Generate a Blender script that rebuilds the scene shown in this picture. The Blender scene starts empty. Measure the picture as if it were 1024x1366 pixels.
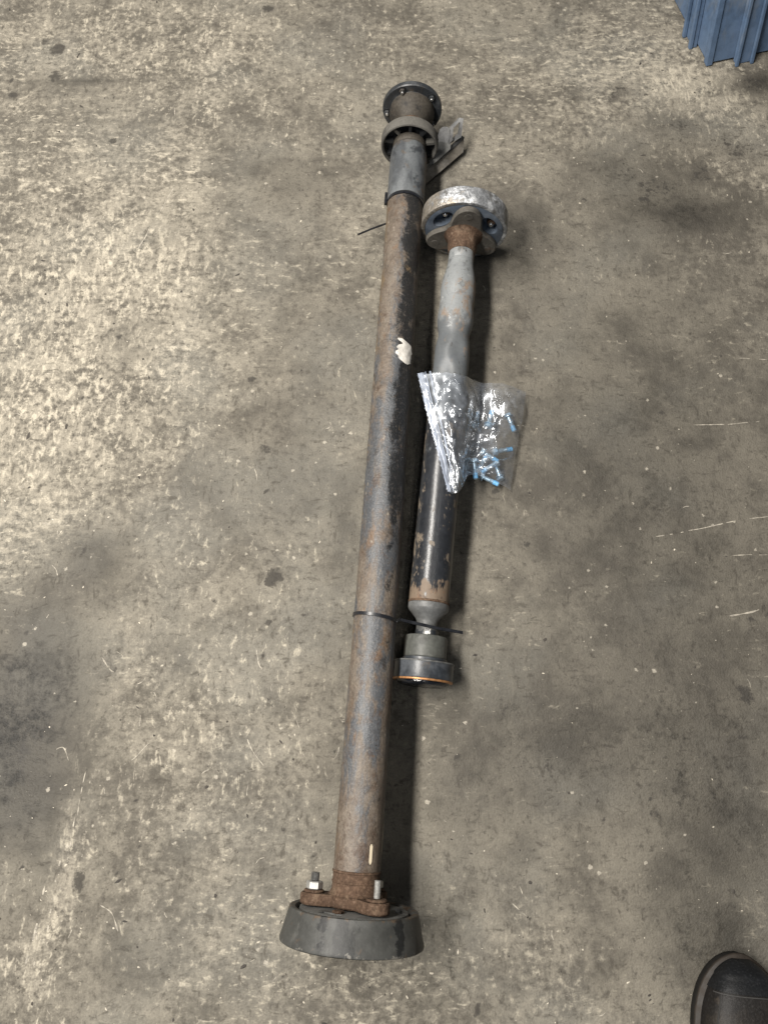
import bpy, bmesh, math, random
from mathutils import Vector, Matrix, noise as mn

random.seed(7)
S = bpy.context.scene
COL = S.collection
R = math.radians

# ------------------------------------------------------------------ camera
CAM_H = 1.30
PITCH = 72.0                      # degrees below the horizon
FPX = 986.0                       # focal length in photo pixels (1366 tall)
cd = bpy.data.cameras.new('camera')
cd.sensor_fit = 'VERTICAL'
cd.sensor_height = 36.0
cd.lens = FPX / 1366.0 * 36.0
cd.clip_start = 0.02
cd.clip_end = 100
cam = bpy.data.objects.new('camera', cd)
cam.location = (0, 0, CAM_H)
cam.rotation_euler = (R(90 - PITCH), 0, 0)
COL.objects.link(cam)
S.camera = cam

# ------------------------------------------------------------------ light
w = bpy.data.worlds.new('World')
S.world = w
w.use_nodes = True
bg = w.node_tree.nodes['Background']
bg.inputs[0].default_value = (0.80, 0.88, 1.0, 1)
bg.inputs[1].default_value = 0.022


def lamp(name, loc, target, sx, sy, power, col):
    l = bpy.data.lights.new(name, 'AREA')
    l.shape = 'RECTANGLE'
    l.size, l.size_y, l.energy, l.color = sx, sy, power, col
    o = bpy.data.objects.new(name, l)
    o.location = loc
    d = Vector(target) - Vector(loc)
    zz = -d.normalized()                       # the long side (size_y) runs along the world Y axis
    yy = (Vector((0, 1, 0)) - zz * zz.y).normalized()
    xx = yy.cross(zz)
    o.rotation_euler = Matrix((xx, yy, zz)).transposed().to_euler()
    COL.objects.link(o)
    return o


lamp('workshop_strip_light', (-1.32, 0.62, 2.85), (0.0, 0.55, 0), 0.34, 2.8, 252, (1.0, 0.95, 0.88))
lamp('doorway_light', (-0.5, -3.2, 2.6), (0, 0.3, 0), 2.0, 1.4, 16, (0.78, 0.88, 1.0))
lamp('bag_glint_light', (0.75, 0.7, 3.3), (0.75, 0.7, 0), 0.08, 1.5, 7, (1.0, 0.97, 0.92))  # unseen lamp, added to put glints on the bag
lamp('bag_glint_light', (0.20, -0.9, 3.3), (0.20, -0.9, 0), 0.08, 1.5, 7, (1.0, 0.97, 0.92))  # second unseen lamp, added for the bag glints

vs = S.view_settings
vs.view_transform = 'Standard'
vs.look = 'None'
vs.exposure = 0.0
vs.gamma = 1.0
vs.use_curve_mapping = False

# ------------------------------------------------------------------ helpers
TH = R(PITCH)
FW = Vector((0, math.cos(TH), -math.sin(TH)))
UP = Vector((0, math.sin(TH), math.cos(TH)))


def P(px, py, z=0.0):
    """a point of the photograph placed on the level z metres above the floor"""
    d = FW + Vector((1, 0, 0)) * ((px - 512) / FPX) - UP * ((py - 683) / FPX)
    return Vector((0, 0, CAM_H)) + d * ((z - CAM_H) / d.z)


def link_mesh(name, verts, faces, mat=None, parent=None, smooth=True, sharp=None):
    me = bpy.data.meshes.new(name)
    me.from_pydata([tuple(v) for v in verts], [], faces)
    bm = bmesh.new()
    bm.from_mesh(me)
    bmesh.ops.recalc_face_normals(bm, faces=bm.faces)
    bm.to_mesh(me)
    bm.free()
    if smooth:
        me.shade_smooth()
        me.set_sharp_from_angle(angle=R(sharp or 32))
    if mat:
        me.materials.append(mat)
    o = bpy.data.objects.new(name, me)
    COL.objects.link(o)
    if parent:
        o.parent = parent
    return o


def lathe(name, prof, mat, parent, seg=72, closed=False, wob=0.0, wscale=12):
    """profile of (radius, t) turned about the local Z axis"""
    V, Fc = [], []
    n = len(prof)
    for r, t in prof:
        for k in range(seg):
            a = 2 * math.pi * k / seg
            rr = r
            if wob and r > 1e-4:
                rr += wob * mn.noise(Vector((math.cos(a) * 2, math.sin(a) * 2, t * wscale)))
            V.append((rr * math.cos(a), rr * math.sin(a), t))
    rng = n if closed else n - 1
    for i in range(rng):
        j = (i + 1) % n
        for k in range(seg):
            k2 = (k + 1) % seg
            Fc.append((i * seg + k, i * seg + k2, j * seg + k2, j * seg + k))
    if not closed:
        if prof[0][0] > 1e-4:
            Fc.append(tuple(range(seg)))
        if prof[-1][0] > 1e-4:
            Fc.append(tuple((n - 1) * seg + k for k in range(seg)))
    return link_mesh(name, V, Fc, mat, parent)


def prism(name, poly, t0, t1, mat, parent, bev=0.0):
    """2D outline (x, y) extruded along Z with a chamfer on both faces"""
    n = len(poly)
    cx = sum(p[0] for p in poly) / n
    cy = sum(p[1] for p in poly) / n

    def ring(ins, t):
        out = []
        for x, y in poly:
            l = math.hypot(x - cx, y - cy) or 1
            k = (l - ins) / l
            out.append((cx + (x - cx) * k, cy + (y - cy) * k, t))
        return out
    rings = [ring(bev, t0), ring(0, t0 + bev), ring(0, t1 - bev), ring(bev, t1)] if bev else [ring(0, t0), ring(0, t1)]
    V = [v for r in rings for v in r]
    Fc = [tuple(range(n)), tuple((len(rings) - 1) * n + k for k in range(n))]
    for i in range(len(rings) - 1):
        for k in range(n):
            k2 = (k + 1) % n
            Fc.append((i * n + k, i * n + k2, (i + 1) * n + k2, (i + 1) * n + k))
    return link_mesh(name, V, Fc, mat, parent)


def sweep(name, pts, prof, mat, parent=None, ups=None, closed=False):
    """profile of (side, up) carried along the points"""
    V, Fc = [], []
    n, m = len(pts), len(prof)
    for i, p in enumerate(pts):
        p = Vector(p)
        a = Vector(pts[(i - 1) % n] if closed else pts[max(i - 1, 0)])
        b = Vector(pts[(i + 1) % n] if closed else pts[min(i + 1, n - 1)])
        d = (b - a).normalized()
        u = Vector(ups[i]) if ups else Vector((0, 0, 1))
        s = d.cross(u).normalized()
        u = s.cross(d).normalized()
        for x, y in prof:
            V.append(p + s * x + u * y)
    for i in range(n if closed else n - 1):
        j = (i + 1) % n
        for k in range(m):
            k2 = (k + 1) % m
            Fc.append((i * m + k, i * m + k2, j * m + k2, j * m + k))
    if not closed:
        Fc.append(tuple(range(m)))
        Fc.append(tuple((n - 1) * m + k for k in range(m)))
    return link_mesh(name, V, Fc, mat, parent)


def empty(name, label, cat, M=None, group=None):
    o = bpy.data.objects.new(name, None)
    o.empty_display_size = 0.05
    COL.objects.link(o)
    o['label'] = label
    o['category'] = cat
    if group:
        o['group'] = group
    if M is not None:
        o.matrix_world = M
    return o


def axis_frame(A, B):
    A, B = Vector(A), Vector(B)
    d = (B - A).normalized()
    u = (Vector((0, 0, 1)) - d * d.z).normalized()
    x = u.cross(d)
    M = Matrix.Identity(4)
    for r in range(3):
        M[r][0], M[r][1], M[r][2], M[r][3] = x[r], u[r], d[r], A[r]
    return M


# ------------------------------------------------------------------ materials
class NT:
    def __init__(self, name):
        self.m = bpy.data.materials.new(name)
        self.m.use_nodes = True
        self.t = self.m.node_tree
        self.t.nodes.clear()
        self.out = self.t.nodes.new('ShaderNodeOutputMaterial')
        self.co = self.t.nodes.new('ShaderNodeTexCoord').outputs['Object']
        self.sep = None

    def n(self, typ, **kw):
        nd = self.t.nodes.new(typ)
        for k, v in kw.items():
            setattr(nd, k, v)
        return nd

    def l(self, a, b):
        self.t.links.new(a, b)

    def set(self, sock, v):
        if isinstance(v, bpy.types.NodeSocket):
            self.l(v, sock)
        else:
            sock.default_value = v

    def math(self, op, a, b=0.0, c=None, clamp=False):
        nd = self.n('ShaderNodeMath', operation=op, use_clamp=clamp)
        self.set(nd.inputs[0], a)
        self.set(nd.inputs[1], b)
        if c is not None:
            self.set(nd.inputs[2], c)
        return nd.outputs[0]

    def mapping(self, scale=(1, 1, 1), rot=(0, 0, 0), loc=(0, 0, 0), src=None):
        nd = self.n('ShaderNodeMapping')
        nd.inputs['Scale'].default_value = scale
        nd.inputs['Rotation'].default_value = rot
        nd.inputs['Location'].default_value = loc
        self.l(src or self.co, nd.inputs['Vector'])
        return nd.outputs[0]

    def noise(self, scale=10, detail=4, rough=0.55, dist=0.0, vec=None, stretch=None, seed=0.0):
        nd = self.n('ShaderNodeTexNoise')
        nd.inputs['Scale'].default_value = scale
        nd.inputs['Detail'].default_value = detail
        nd.inputs['Roughness'].default_value = rough
        nd.inputs['Distortion'].default_value = dist
        v = vec
        if stretch or seed:
            v = self.mapping(stretch or (1, 1, 1), loc=(seed, seed * 1.7, seed * .6), src=vec)
        self.l(v or self.co, nd.inputs['Vector'])
        return nd.outputs[0]

    def vor(self, scale, feature='F1', vec=None, rnd=1.0):
        nd = self.n('ShaderNodeTexVoronoi', feature=feature)
        nd.inputs['Scale'].default_value = scale
        nd.inputs['Randomness'].default_value = rnd
        self.l(vec or self.co, nd.inputs['Vector'])
        return nd

    def ss(self, v, lo, hi, a=0.0, b=1.0):
        nd = self.n('ShaderNodeMapRange', interpolation_type='SMOOTHSTEP')
        self.set(nd.inputs['Value'], v)
        nd.inputs['From Min'].default_value = lo
        nd.inputs['From Max'].default_value = hi
        nd.inputs['To Min'].default_value = a
        nd.inputs['To Max'].default_value = b
        return nd.outputs[0]

    def mix(self, f, a, b):
        nd = self.n('ShaderNodeMix', data_type='RGBA')
        self.set(nd.inputs[0], f)
        for s, v in ((nd.inputs[6], a), (nd.inputs[7], b)):
            if isinstance(v, bpy.types.NodeSocket):
                self.l(v, s)
            else:
                s.default_value = (v[0], v[1], v[2], 1)
        return nd.outputs[2]

    def xyz(self):
        if not self.sep:
            s = self.n('ShaderNodeSeparateXYZ')
            self.l(self.co, s.inputs[0])
            self.sep = s
        return self.sep.outputs

    def bump(self, h, strength=0.4, dist=0.002):
        nd = self.n('ShaderNodeBump')
        nd.inputs['Strength'].default_value = strength
        nd.inputs['Distance'].default_value = dist
        self.l(h, nd.inputs['Height'])
        return nd.outputs[0]

    def pbsdf(self, col, rough=0.6, metal=0.0, normal=None, spec=0.5, coat=0.0):
        b = self.n('ShaderNodeBsdfPrincipled')
        if isinstance(col, bpy.types.NodeSocket):
            self.l(col, b.inputs['Base Color'])
        else:
            b.inputs['Base Color'].default_value = (*col, 1)
        self.set(b.inputs['Roughness'], rough)
        self.set(b.inputs['Metallic'], metal)
        self.set(b.inputs['Specular IOR Level'], spec)
        b.inputs['Coat Weight'].default_value = coat
        if normal:
            self.l(normal, b.inputs['Normal'])
        self.l(b.outputs[0], self.out.inputs[0])
        return b


def layered(name, base, layers, rough=0.6, metal=0.0, bump=0.35, bscale=220, spec=0.4, bdist=0.0012, grain=0.0):
    """layers: dict(col, scale, lo, hi, stretch, x, y, z=[(z0,z1,z2,z3,gain)], seed, amt)"""
    g = NT(name)
    c = g.mix(0.0, base, base)
    fine = g.noise(bscale, 5, 0.65)
    mid = g.noise(45, 6, 0.6, seed=3.1)
    # tone jitter of the base
    c = g.mix(g.ss(mid, 0.3, 0.7), tuple(v * 0.78 for v in base), tuple(min(1, v * 1.2) for v in base))
    X = g.xyz()
    rsum = None
    for L in layers:
        v = g.noise(L.get('scale', 20), L.get('detail', 6), L.get('rough', 0.62), L.get('dist', 0.3),
                    stretch=L.get('stretch', (1, 1, 1)), seed=L.get('seed', 1.0))
        if 'x' in L:
            v = g.math('MULTIPLY_ADD', X[0], L['x'], v)
        if 'y' in L:
            v = g.math('MULTIPLY_ADD', X[1], L['y'], v)
        for (xc, xw, gain) in L.get('xs', []):
            d_ = g.math('ABSOLUTE', g.math('SUBTRACT', X[0], xc))
            v = g.math('MULTIPLY_ADD', g.ss(d_, xw, 0.0), gain, v)
        for (z0, z1, z2, z3, gain) in L.get('z', []):
            up_ = g.ss(X[2], z0, z1)
            dn = g.ss(X[2], z2, z3, 1.0, 0.0)
            v = g.math('MULTIPLY_ADD', g.math('MULTIPLY', up_, dn), gain, v)
        f = g.ss(v, L['lo'], L['hi'], 0.0, L.get('amt', 1.0))
        c = g.mix(f, c, L['col'])
        if 'r' in L:
            rsum = g.math('MULTIPLY_ADD', f, L['r'], rsum if rsum is not None else rough)
    if grain:
        c = g.mix(g.math('MULTIPLY', g.ss(fine, .58, .36), grain), c, tuple(v * .3 for v in base))
        c = g.mix(g.math('MULTIPLY', g.ss(fine, .52, .70), grain * .8), c, tuple(min(1, v * 1.9 + .04) for v in base))
    h = g.math('MULTIPLY_ADD', mid, 1.5, fine)
    g.pbsdf(c, rsum if rsum is not None else rough, metal, g.bump(h, bump, bdist), spec)
    return g.m


def plain(name, col, rough=0.5, metal=0.0, var=0.25, scale=60, bump=0.15, spec=0.5):
    g = NT(name)
    n1 = g.noise(scale, 6, 0.6)
    n2 = g.noise(scale * 4.3, 4, 0.6, seed=5)
    c = g.mix(g.ss(n1, 0.3, 0.7), tuple(v * (1 - var) for v in col), tuple(min(1, v * (1 + var)) for v in col))
    g.pbsdf(c, g.ss(n1, 0.2, 0.8, max(0.02, rough - .1), min(1, rough + .12)), metal, g.bump(n2, bump, 0.001), spec)
    return g.m


# ------------------------------------------------------------------ floor
def field(blobs):
    out = []
    for (px, py, rx, ry, a, amp) in blobs:
        c = P(px, py)
        ex = (P(px + 1, py) - P(px - 1, py)).length / 2
        ey = (P(px, py + 1) - P(px, py - 1)).length / 2
        out.append((c.x, c.y, rx * ex, ry * ey, math.cos(R(a)), math.sin(R(a)), amp))
    return out


def fval(F_, x, y):
    s = 0.0
    for cx, cy, rx, ry, ca, sa, amp in F_:
        dx, dy = x - cx, y - cy
        if abs(dx) > 3 * max(rx, ry) or abs(dy) > 3 * max(rx, ry):
            continue
        u = (dx * ca + dy * sa) / rx
        v = (-dx * sa + dy * ca) / ry
        s += amp * math.exp(-(u * u + v * v) * 1.1)
    return s


GRIME_SHADE = field([  # floor grime, plus shade painted in near the boot and long shaft
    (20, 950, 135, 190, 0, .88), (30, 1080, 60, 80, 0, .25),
    (860, 640, 300, 420, 0, .60), (960, 1000, 220, 260, 0, .10),
    (880, 260, 110, 60, 15, .42), (905, 165, 55, 30, -12, .34),
    (800, 215, 50, 30, 0, .3), (960, 290, 90, 25, 0, .3), (830, 120, 18, 12, 0, .45), (770, 130, 12, 14, 0, .4),
    (1010, 110, 50, 22, 10, .75), (690, 330, 60, 60, 0, .35), (700, 300, 40, 30, 0, .25),
    (395, 245, 60, 42, 0, .40), (300, 300, 60, 60, 0, .18), (340, 210, 26, 22, 0, .22), (400, 420, 80, 150, 0, .24),
    (170, 440, 42, 26, 20, .42), (160, 480, 30, 22, 0, .32), (75, 110, 95, 10, 0, .28), (110, 130, 110, 22, 0, .30),
    (380, 650, 80, 120, 0, .26), (270, 650, 40, 30, 0, .34), (260, 610, 55, 12, 40, .3),
    (120, 760, 60, 36, 20, .38), (110, 720, 60, 25, 0, .28),
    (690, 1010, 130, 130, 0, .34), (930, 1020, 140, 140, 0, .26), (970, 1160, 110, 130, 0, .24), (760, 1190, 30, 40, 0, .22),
    (690, 1290, 120, 80, 0, .15), (945, 1275, 85, 90, 0, .48),  # last blob: the standing person's shade round the boot, painted in
    (600, 1080, 60, 90, 0, .25), (545, 1170, 30, 40, 0, .5), (440, 1000, 40, 180, 0, .22),  # includes soft shade beside the long shaft, painted in
    (170, 1280, 50, 40, 0, .34), (130, 1210, 30, 40, 0, .20), (110, 1330, 30, 30, 0, .2),
    (250, 150, 5, 170, 0, .32), (120, 163, 120, 5, 0, .34), (130, 108, 110, 4, 0, .3),
    (230, 860, 26, 20, 0, .35), (245, 895, 20, 14, 0, .35), (460, 690, 22, 60, 0, .3),
])
SPOT = field([
    (985, 200, 24, 12, 30, .62), (935, 228, 16, 20, 0, .58), (905, 165, 40, 18, -12, .40), (893, 250, 40, 12, 15, .38), (860, 245, 26, 14, 0, .36), (835, 225, 20, 12, 20, .36), (960, 190, 18, 10, 30, .40), (770, 245, 16, 14, 0, .34), (1012, 112, 26, 12, 10, .5), (827, 120, 12, 9, 0, .5), (30, 1010, 14, 20, 0, .38), (700, 1015, 20, 24, 0, .30), (400, 250, 30, 24, 0, .28), (690, 325, 24, 30, 0, .30), (160, 455, 20, 14, 20, .32), (268, 655, 20, 14, 0, .32),
    (367, 770, 11, 12, 0, 1.2), (359, 774, 6, 6, 0, .8), (106, 1175, 9, 17, 0, 1.1), (335, 507, 6, 5, 0, 1.1), (352, 600, 9, 8, 0, .7), (378, 1106, 8, 9, 0, .7),
    (113, 734, 5, 5, 0, 1.1), (33, 1000, 10, 14, 0, .5), (75, 67, 10, 9, 40, 1.0), (83, 63, 6, 6, 0, .8), (60, 55, 5, 6, 0, .8), (73, 102, 10, 9, 0, .9), (18, 127, 9, 6, 30, 1.0), (150, 188, 6, 5, 0, 1.0), (14, 108, 4, 4, 0, .9), (88, 127, 3, 3, 0, 1), (33, 82, 3, 5, 0, .8),
    (357, 830, 5, 5, 0, 1.0), (351, 876, 5, 5, 0, 1.0), (408, 820, 10, 8, 0, .6), (358, 12, 10, 6, 0, 1.0), (30, 1155, 4, 5, 0, .7), (172, 1125, 4, 4, 0, .9), (184, 1128, 3, 3, 0, 1.1),
    (993, 925, 16, 11, -50, 1.0), (875, 1083, 9, 10, 0, .75), (733, 1027, 11, 13, 0, .55), (672, 945, 14, 16, 0, .55), (615, 965, 7, 6, 0, .7), (608, 1012, 5, 9, 0, .7), (990, 983, 7, 6, 0, .8), (935, 1012, 7, 5, 0, .8), (1000, 825, 6, 5, 0, .9), (997, 846, 4, 6, 0, .8), (833, 425, 8, 4, 0, .6), (880, 551, 8, 5, 0, .7), (870, 626, 12, 6, 0, .4),
    (660, 655, 5, 3, 10, 1.3), (128, 75, 4, 5, 0, .8), (925, 105, 3, 2, 0, 1.2), (948, 112, 3, 4, 0, 1.1), (936, 119, 2, 2, 0, 1.1), (1016, 168, 5, 4, 0, .9), (988, 172, 5, 4, 0, .7), (818, 130, 7, 6, 0, .7), (860, 125, 4, 3, 0, .9), (1010, 250, 5, 3, 0, .8),
    (830, 1196, 6, 6, 0, .6), (745, 1192, 7, 6, 0, .6), (636, 1350, 5, 5, 0, .8), (120, 460, 5, 4, 0, .7), (80, 470, 5, 4, 0, .7), (20, 474, 6, 3, 0, .8), (98, 580, 4, 4, 0, .9), (205, 795, 5, 4, 0, .5),
])
_r = random.Random(41)
SPOT += field([(_r.uniform(0, 1024), _r.uniform(0, 1366), k_, k_ * _r.uniform(.7, 1.4), _r.uniform(0, 90), _r.uniform(.5, 1.0)) for k_ in [_r.uniform(2.2, 5.5) for _ in range(75)]])
PALE = field([
    (110, 330, 190, 190, 0, .75), (60, 560, 150, 150, 0, .75), (120, 60, 200, 110, 0, .55), (0, 740, 60, 80, 0, .5), (60, 700, 70, 40, 20, .5),
    (250, 200, 30, 190, 0, .30), (210, 400, 110, 120, 0, .42), (310, 70, 70, 60, 0, .4), (240, 560, 60, 100, 0, .22),
    (170, 880, 60, 90, 0, .42), (230, 960, 110, 100, 0, .35), (95, 1110, 16, 120, 6, .75), (70, 1220, 22, 110, -6, .85), (30, 1290, 60, 60, 0, .5), (260, 1090, 130, 110, 0, .30), (300, 1280, 130, 90, 0, .30),
    (880, 110, 120, 60, 10, .85), (960, 130, 80, 40, 0, .7), (830, 60, 110, 60, 0, .55), (770, 170, 60, 60, 0, .42), (990, 240, 70, 24, -10, .55), (700, 100, 60, 60, 0, .25), (930, 215, 40, 16, -20, .5),
    (1005, 340, 40, 16, 0, .35), (980, 490, 60, 40, 0, .28), (745, 1150, 40, 120, 0, .28), (720, 1260, 70, 60, 0, .38), (600, 1300, 110, 70, 0, .35), (470, 1320, 110, 50, 0, .32), (880, 1080, 14, 120, 0, .35), (895, 1250, 18, 120, 0, .3), (995, 1215, 60, 30, -35, .9), (760, 1330, 60, 50, 0, .4),
    (560, 60, 90, 60, 0, .15), (540, 1150, 25, 60, 0, -.2),
])


def make_floor():
    def axis(a, b, st, far):
        n = int((b - a) / st)
        return [a - far, a - 0.5] + [a + st * i for i in range(n + 1)] + [b + 0.5, b + far]
    xs = axis(-1.05, 1.05, 0.008, 4)
    ys = axis(-0.6, 2.0, 0.008, 5)
    nx, ny = len(xs), len(ys)
    V = []
    g_, s_, p_ = [], [], []
    for y in ys:
        for x in xs:
            V.append((x, y, 0.0))
            g_.append(1.15 * fval(GRIME_SHADE, x, y))
            s_.append(fval(SPOT, x, y))
            p_.append(.51 * fval(PALE, x, y))
    Fc = [(j * nx + i, j * nx + i + 1, (j + 1) * nx + i + 1, (j + 1) * nx + i) for j in range(ny - 1) for i in range(nx - 1)]
    me = bpy.data.meshes.new('floor')
    me.from_pydata(V, [], Fc)
    for nm, vals in (('grime_shade', g_), ('spot', s_), ('wear', p_)):
        at = me.attributes.new(nm, 'FLOAT', 'POINT')
        at.data.foreach_set('value', vals)
    g = NT('worn_concrete')

    def attr(nm):
        a = g.n('ShaderNodeAttribute')
        a.attribute_name = nm
        return a.outputs['Fac']
    grime_shade, spot, wear = attr('grime_shade'), attr('spot'), attr('wear')
    # wandering coordinates so that streaks change direction from place to place
    wand = g.n('ShaderNodeTexNoise')
    wand.inputs['Scale'].default_value = 5
    wand.inputs['Detail'].default_value = 2
    g.l(g.co, wand.inputs['Vector'])
    va = g.n('ShaderNodeVectorMath', operation='MULTIPLY_ADD')
    g.l(wand.outputs['Color'], va.inputs[0])
    va.inputs[1].default_value = (.05, .05, 0)
    g.l(g.co, va.inputs[2])
    wv = va.outputs[0]
    big = g.noise(3.4, 2, .6)
    mid = g.noise(15, 4, .68, vec=wv, seed=2)
    fine = g.noise(75, 3, .72, seed=4)
    grit = g.noise(300, 1, .6, seed=6)
    stv = g.noise(54, 3, .68, .6, vec=wv, stretch=(1.7, .70, 1), seed=8)       # streaks along the floor
    sth = g.noise(58, 3, .68, .6, vec=wv, stretch=(.65, 1.7, 1), seed=11)      # streaks across the floor
    # base tone
    tone = g.math('MULTIPLY_ADD', mid, .6, g.math('MULTIPLY_ADD', fine, .5, g.math('MULTIPLY', big, .35)))
    c = g.mix(g.ss(tone, .56, .88), (.096, .087, .072), (.236, .215, .175))
    c = g.mix(g.ss(g.noise(4.5, 2, .5, seed=21), .45, .7, 0, .4), c, (.188, .182, .160))
    # worn pale skin where traffic has polished it
    wn = g.math('ADD', wear, g.math('MULTIPLY_ADD', mid, 1.3, -.65))
    wn = g.math('ADD', wn, g.math('MULTIPLY_ADD', fine, 1.6, -.8))
    c = g.mix(g.ss(wn, .10, .95, 0, .62), c, (.400, .362, .294))
    # pale flecks
    lim = g.ss(g.noise(2.2, 1, .5, seed=17), .40, .62)
    dirn = g.n('ShaderNodeMix', data_type='FLOAT')
    g.l(lim, dirn.inputs[0])
    g.l(stv, dirn.inputs[2])
    g.l(sth, dirn.inputs[3])
    fl = g.math('ADD', dirn.outputs[0], g.math('MULTIPLY_ADD', fine, .55, -.275))
    fl0 = fl
    fl = g.math('MULTIPLY_ADD', wear, .20, fl)
    fl = g.math('MULTIPLY_ADD', grime_shade, -.07, fl)
    c = g.mix(g.ss(fl, .565, .80, 0, .70), c, (.57, .518, .415))
    # dark mottles
    dk = g.math('ADD', g.math('MINIMUM', stv, sth), g.math('MULTIPLY_ADD', fine, .5, -.25))
    dk = g.math('MULTIPLY_ADD', wear, .03, dk)
    c = g.mix(g.ss(dk, .25, .44, .78, 0), c, (.075, .067, .054))
    # oily grime and painted-in shade with broken edges
    gn = g.math('ADD', grime_shade, g.math('MULTIPLY_ADD', mid, 1.3, -.65))
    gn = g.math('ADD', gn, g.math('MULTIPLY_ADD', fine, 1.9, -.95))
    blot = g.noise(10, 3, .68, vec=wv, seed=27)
    bl2 = g.math('MULTIPLY_ADD', grime_shade, .10, g.math('MULTIPLY_ADD', fine, .45, g.math('SUBTRACT', blot, .13)))
    dark_f = g.math('ADD', g.math('ADD', g.ss(grime_shade, .0, 1.1, 0, .34), g.ss(gn, .05, 1.15, 0, .32)), g.ss(bl2, .60, .82, 0, .20))
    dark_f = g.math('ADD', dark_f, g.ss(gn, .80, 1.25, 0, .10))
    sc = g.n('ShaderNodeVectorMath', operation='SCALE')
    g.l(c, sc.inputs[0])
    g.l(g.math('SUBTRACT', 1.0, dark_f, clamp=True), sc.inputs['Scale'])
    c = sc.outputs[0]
    # distinct drips and spots
    sn = g.math('ADD', spot, g.math('MULTIPLY_ADD', fine, 2.2, -1.1))
    c = g.mix(g.ss(sn, .30, .75, 0, .85), c, (.036, .033, .029))
    # crumbs of pale aggregate
    vo = g.vor(70, vec=wv)
    col_r = g.n('ShaderNodeSeparateColor')
    g.l(vo.outputs['Color'], col_r.inputs[0])
    rad = g.math('MULTIPLY', g.math('POWER', col_r.outputs[0], 18), .30)
    dd = g.math('MULTIPLY_ADD', g.math('SUBTRACT', grit, .5), .5, vo.outputs['Distance'])
    chip = g.ss(g.math('SUBTRACT', rad, dd), 0, .08)
    c = g.mix(g.math('MULTIPLY', chip, .45), c, (.60, .55, .46))
    c = g.mix(g.ss(grit, .3, .7, .22, 0), c, (.05, .045, .037))
    h = g.math('MULTIPLY_ADD', grit, .5, fine)
    rough = g.ss(grime_shade, .1, 1.1, .88, .62)
    g.pbsdf(c, rough, 0, g.bump(h, .6, .003), .35)
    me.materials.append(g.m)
    o = bpy.data.objects.new('floor', me)
    COL.objects.link(o)
    o['kind'] = 'structure'
    o['label'] = 'worn stained grey-brown concrete workshop floor'
    return o


make_floor()

# ------------------------------------------------------------------ shaft materials
M_TUBE = layered('rusty_painted_tube', (.1094, .0853, .0654), [
    dict(col=(.1603, .1348, .1080), scale=30, lo=.42, hi=.66, stretch=(1, 1, .6), rough=.72, seed=2, amt=.9),
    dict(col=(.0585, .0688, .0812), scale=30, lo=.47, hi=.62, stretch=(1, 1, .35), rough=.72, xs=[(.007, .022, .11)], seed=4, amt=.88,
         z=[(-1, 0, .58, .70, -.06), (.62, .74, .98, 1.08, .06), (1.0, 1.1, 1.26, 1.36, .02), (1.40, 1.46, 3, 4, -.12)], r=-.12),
    dict(col=(.0303, .0323, .0358), scale=24, lo=.60, hi=.68, stretch=(1, 1, .8), rough=.75, seed=31, amt=.75),
    dict(col=(.1197, .0660, .0316), scale=38, lo=.54, hi=.70, stretch=(1, 1, .6), rough=.75, seed=6, amt=.75),
    dict(col=(.0537, .0303, .0186), scale=46, lo=.54, hi=.68, stretch=(1, 1, .8), rough=.75, seed=9, amt=.75, z=[(1.36, 1.48, 2, 3, .07)]),
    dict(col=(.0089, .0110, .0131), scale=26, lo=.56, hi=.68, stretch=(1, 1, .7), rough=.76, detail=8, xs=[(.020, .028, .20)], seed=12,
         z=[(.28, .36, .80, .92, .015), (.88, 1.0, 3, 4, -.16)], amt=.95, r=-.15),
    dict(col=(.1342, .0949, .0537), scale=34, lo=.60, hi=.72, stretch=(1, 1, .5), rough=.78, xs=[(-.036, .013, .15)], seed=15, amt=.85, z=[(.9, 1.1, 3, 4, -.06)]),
    dict(col=(.2546, .2188, .1734), scale=80, lo=.62, hi=.72, stretch=(1, 1, .6), seed=18, amt=.8, detail=5, rough=.7),
    dict(col=(.0255, .0186, .0131), scale=110, lo=.60, hi=.72, seed=21, amt=.7, detail=5, rough=.7),
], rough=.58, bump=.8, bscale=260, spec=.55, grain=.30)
M_SLEEVE = layered('grey_rubbed_steel', (.0700, .0757, .0822), [
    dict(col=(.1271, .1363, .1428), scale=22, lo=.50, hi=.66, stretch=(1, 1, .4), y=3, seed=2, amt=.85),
    dict(col=(.0243, .0271, .0314), scale=30, lo=.56, hi=.66, seed=5, amt=.8),
    dict(col=(.1214, .0664, .0335), scale=40, lo=.80, hi=.88, x=8, seed=7, amt=.8),
    dict(col=(.0971, .0728, .0514), scale=40, lo=.60, hi=.68, seed=9, amt=.5, z=[(.0, .01, .135, .15, .12)]),
], rough=.48, bump=.3, spec=.5, grain=.16)
M_DARK = layered('dark_oxidised_steel', (.0300, .0330, .0372), [
    dict(col=(.0960, .1020, .1080), scale=30, lo=.54, hi=.66, seed=3, amt=.7),
    dict(col=(.1140, .0900, .0660), scale=24, lo=.58, hi=.68, seed=5, amt=.6),
], rough=.42, bump=.25, spec=.5, grain=0.2)
M_DUSTY = layered('dusty_brown_joint', (.0354, .0299, .0235), [
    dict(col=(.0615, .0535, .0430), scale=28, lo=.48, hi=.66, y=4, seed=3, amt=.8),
    dict(col=(.0130, .0130, .0130), scale=26, lo=.56, hi=.66, seed=5, amt=.75),
    dict(col=(.0628, .0312, .0130), scale=34, lo=.60, hi=.70, seed=8, amt=.7),
], rough=.7, bump=.4, grain=0.32)
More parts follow.
